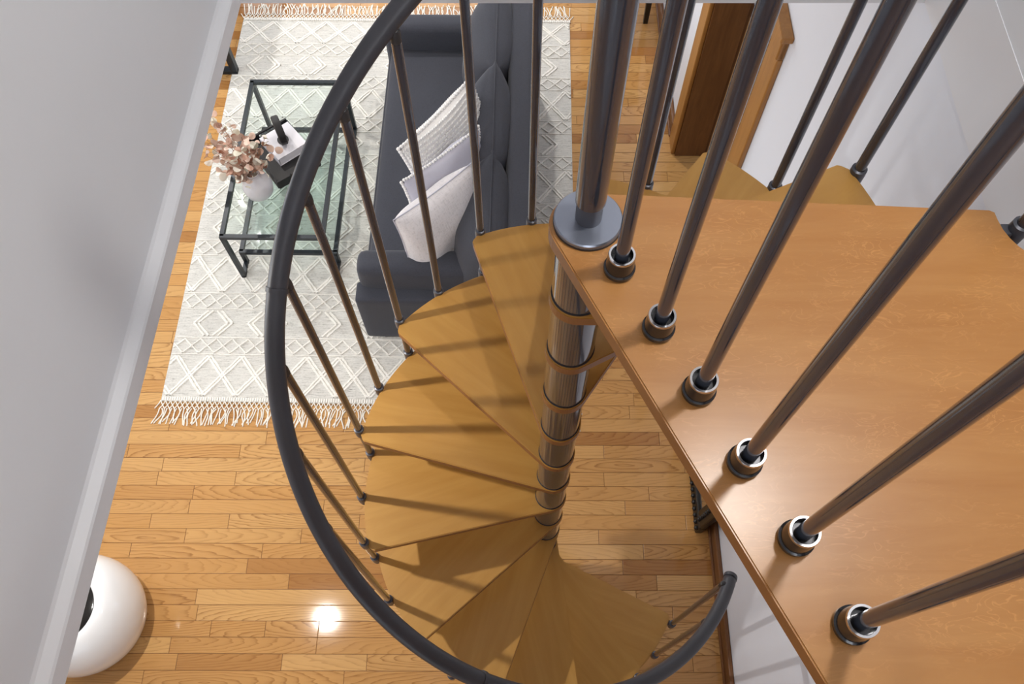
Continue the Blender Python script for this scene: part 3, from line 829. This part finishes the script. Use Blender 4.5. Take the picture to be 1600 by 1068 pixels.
# tray, book, ornament, vase and dried stems on the table
ta = math.atan2(-.27, .20)
tray = empty('serving_tray', (-1.21, 2.845, TOP), ta)
tag(tray, 'black square tray with cut-out handles on the coffee table', 'tray')
bm = BM(); box(bm, -.17, .17, -.125, .125, 0, .010, .002); mesh_obj('tray_base', bm, 'black', tray)
for s in (-1, 1):
    bm = BM(); box(bm, -.17, .17, s*.125-.005, s*.125+.005, .0, .042, .002); mesh_obj('tray_side', bm, 'black', tray)
    bm = BM()
    x_ = s*.17
    box(bm, x_-.006, x_+.006, -.125, -.045, 0, .055, .002); box(bm, x_-.006, x_+.006, .045, .125, 0, .055, .002)
    box(bm, x_-.006, x_+.006, -.045, .045, 0, .022, .002); box(bm, x_-.006, x_+.006, -.045, .045, .046, .058, .002)
    mesh_obj('tray_handle', bm, 'black', tray)
bk = empty('book', (-1.205, 2.90, TOP+.0105), ta+.05)
tag(bk, 'thick white book lying in the black tray', 'book')
bm = BM(); box(bm, -.09, .09, -.085, .085, .002, .050); mesh_obj('pages', bm, 'paper', bk)
bm = BM(); box(bm, -.093, .093, -.09, .088, .050, .053, .001, 1); box(bm, -.093, .093, -.09, .088, 0, .002); box(bm, -.093, .093, -.091, -.088, 0, .053); mesh_obj('cover', bm, 'paper', bk)
orn = empty('ring_ornament', (-1.205, 2.90, TOP+.0645), math.atan2(-.194, .088))
tag(orn, 'black disc-shaped ring ornament standing on the white book', 'ornament')
bm = BM(); prof_ = [(.040, -.016), (.072, -.019), (.078, -.015), (.078, .015), (.072, .019), (.040, .016)]
lathe(bm, prof_, 40, close=True)
for v in bm.verts: v.co = Vector((v.co.x, v.co.z, v.co.y+.078))
mesh_obj('ring', bm, 'black', orn, True)
bm = BM(); lathe(bm, [(0, .0), (.03, 0), (.03, .008), (.014, .012), (0, .012)], 20); mesh_obj('foot', bm, 'black', orn, True)
vase = empty('vase', (-1.30, 2.60, TOP)); tag(vase, 'round frosted white glass vase on the coffee table', 'vase')
bm = BM(); lathe(bm, [(0, .0), (.045, 0), (.07, .03), (.078, .075), (.066, .12), (.036, .150), (.030, .168), (.034, .178), (.029, .177), (.026, .165), (.032, .148), (.06, .118), (.071, .075), (.064, .034), (.04, .007), (0, .007)], 36)
mesh_obj('vase_body', bm, 'frost', vase, True)
euc = empty('dried_eucalyptus', (-1.30, 2.60, TOP+.17)); tag(euc, 'dried blush-beige eucalyptus stems in the frosted vase', 'dried plant')
lm = []
for k, m in enumerate(('leafA', 'leafB', 'leafC')):
    bm = BM(); n = 10
    c_ = bm.verts.new((0, .015, .003))
    ring = [bm.verts.new((.0165*math.sin(2*PI*i/n)*(1 if k else .9), .016-.0175*math.cos(2*PI*i/n), .004*math.cos(4*PI*i/n))) for i in range(n)]
    for i in range(n): bm.faces.new((c_, ring[i], ring[(i+1) % n]))
    bmesh.ops.solidify(bm, geom=bm.faces[:], thickness=.0007)
    o = mesh_obj('leaf', bm, m, None, True); lm.append(o.data); bpy.data.objects.remove(o)
rl = random.Random(21); nl = 0
tips = [(-.20, .10, .03), (-.22, .16, .10), (-.12, -.02, .08), (-.02, .20, .06), (.10, .12, .05), (.06, .03, .06), (-.16, .18, .02), (-.20, .28, .20), (-.24, .20, .14), (-.15, .22, .30), (-.18, .10, .22), (-.10, .16, .34), (-.06, .05, .30), (-.13, .02, .20), (-.02, .14, .26), (.05, .10, .20), (.07, .17, .14), (-.05, -.03, .16), (-.24, .26, .08), (-.10, .24, .14), (.02, .05, .34), (-.03, -.07, .05)]
for ti, tp in enumerate(tips):
    P = []
    for j in range(9):
        u_ = j/8; P.append(Vector((tp[0]*1.12*u_**1.3-.012*u_, tp[1]*u_**1.3, -.10*(1-u_)+tp[2]*.55*math.sin(u_*PI*.55)/math.sin(PI*.55))))
    bm = BM(); tube(bm, P, .0022, 6, True, .001); mesh_obj('stem', bm, 'stem', euc, True)
    for j in range(3, 9):
        for s in range(2):
            if nl >= 290: break
            o = link('leaf', lm[rl.choice((0, 0, 1, 1, 2)) if ti not in (10, 14, 6) else rl.choice((0, 2, 2))], euc); nl += 1
            o.location = P[j]+Vector((rl.uniform(-.008, .008), rl.uniform(-.008, .008), rl.uniform(-.006, .006)))
            o.rotation_euler = (rl.uniform(-.9, .9), rl.uniform(-.9, .9), rl.uniform(0, 2*PI)); sc = rl.uniform(.8, 1.35); o.scale = (sc, sc, sc)

# ---------------------------------------------------------------- other furniture in view
dt = empty('side_table', (-1.885, .53, 0)); tag(dt, 'glossy white doughnut-shaped side table with black inset top', 'side table')
bm = BM(); prof_ = []
for i in range(15):
    a = -PI/2+PI*i/14; prof_.append((.150+.105*math.cos(a), .205+.20*math.sin(a)))
prof_ = [(0, .005)]+prof_+[(.142, .402), (.139, .392), (0, .392)]
lathe(bm, prof_, 56); mesh_obj('body', bm, 'gloss_white', dt, True)
bm = BM(); lathe(bm, [(0, .3925), (.137, .3925), (.137, .397), (.134, .3985), (0, .3985)], 48); mesh_obj('inset_top', bm, 'gloss_black', dt, True)

def bench(name, loc, rotz, label, cat, W_, D_, H_, legs):
    t = empty(name, loc, rotz); tag(t, label, cat)
    bm = BM(); box(bm, -W_, 0, 0, D_, H_-.03, H_, .004); mesh_obj('top', bm, 'blackwood', t)
    for y_ in (0, D_-.045):
        bm = BM()
        for x_ in (-.02, -W_+.02): box(bm, x_-.02, x_+.02, y_, y_+.045, 0, H_-.03, .003)
        box(bm, -W_, 0, y_, y_+.045, 0, .03, .003); mesh_obj('leg', bm, 'blackmetal', t)
    return t
bench('console_table', (-1.712, 3.82, .0), RR, 'black console table with looped metal legs beside the rug', 'table', .42, 1.3, .74, None)
ct = empty('accent_table', (.89, 4.24, 0), A); tag(ct, 'dark wooden table with tapered legs by the far doorway wall', 'table')
for x_ in (0, -.30):
    for y_ in (0, .50):
        bm = BM(); r0 = .014
        va = [bm.verts.new((x_+i*r0, y_+j*r0, 0)) for i, j in ((-1, -1), (1, -1), (1, 1), (-1, 1))]
        vb = [bm.verts.new((x_+i*.027, y_+j*.027, .68)) for i, j in ((-1, -1), (1, -1), (1, 1), (-1, 1))]
        bm.faces.new(va); bm.faces.new(vb)
        for k in range(4): bm.faces.new((va[k], va[(k+1) % 4], vb[(k+1) % 4], vb[k]))
        mesh_obj('leg', bm, 'blackwood', ct)
bm = BM(); box(bm, -.36, .05, -.06, .56, .68, .72, .006); mesh_obj('top', bm, 'blackwood', ct)

# carved dark frame leaning on the right wall
fr = empty('leaning_mirror', (.862, .905, .002), A); tag(fr, 'dark carved mirror frame leaning against the right wall below the landing', 'mirror')
fr.rotation_euler = (Matrix.Rotation(A, 4, 'Z') @ Matrix.Rotation(math.radians(5.2), 4, 'Y')).to_euler()
FW, FH, FB = .62, 1.0, .085
for nm, (y0, y1, z0, z1) in dict(a=(0, FW, 0, FB), b=(0, FW, FH-FB, FH), c=(0, FB, FB, FH-FB), d=(FW-FB, FW, FB, FH-FB)).items():
    bm = BM(); box(bm, 0, .035, y0, y1, z0, z1, .006)
    rail_ = mesh_obj('frame_rail', bm, 'blackwood', fr)
    bm = BM(); hor = (y1-y0) > (z1-z0); L = (y1-y0) if hor else (z1-z0); n = int(L/.03)
    for i in range(n):
        s = (i+.5)/n
        p = (-.002, y0+L*s, (z0+z1)/2) if hor else (-.002, (y0+y1)/2, z0+L*s)
        bmesh.ops.create_icosphere(bm, subdivisions=1, radius=.013, matrix=Matrix.Translation(p))
    mesh_obj('carved_beading', bm, 'blackwood', rail_, 'all')
bm = BM(); box(bm, .012, .022, FB-.005, FW-.0-FB+.005, FB-.005, FH-FB+.005); mesh_obj('mirror_glass', bm, 'chrome', fr)
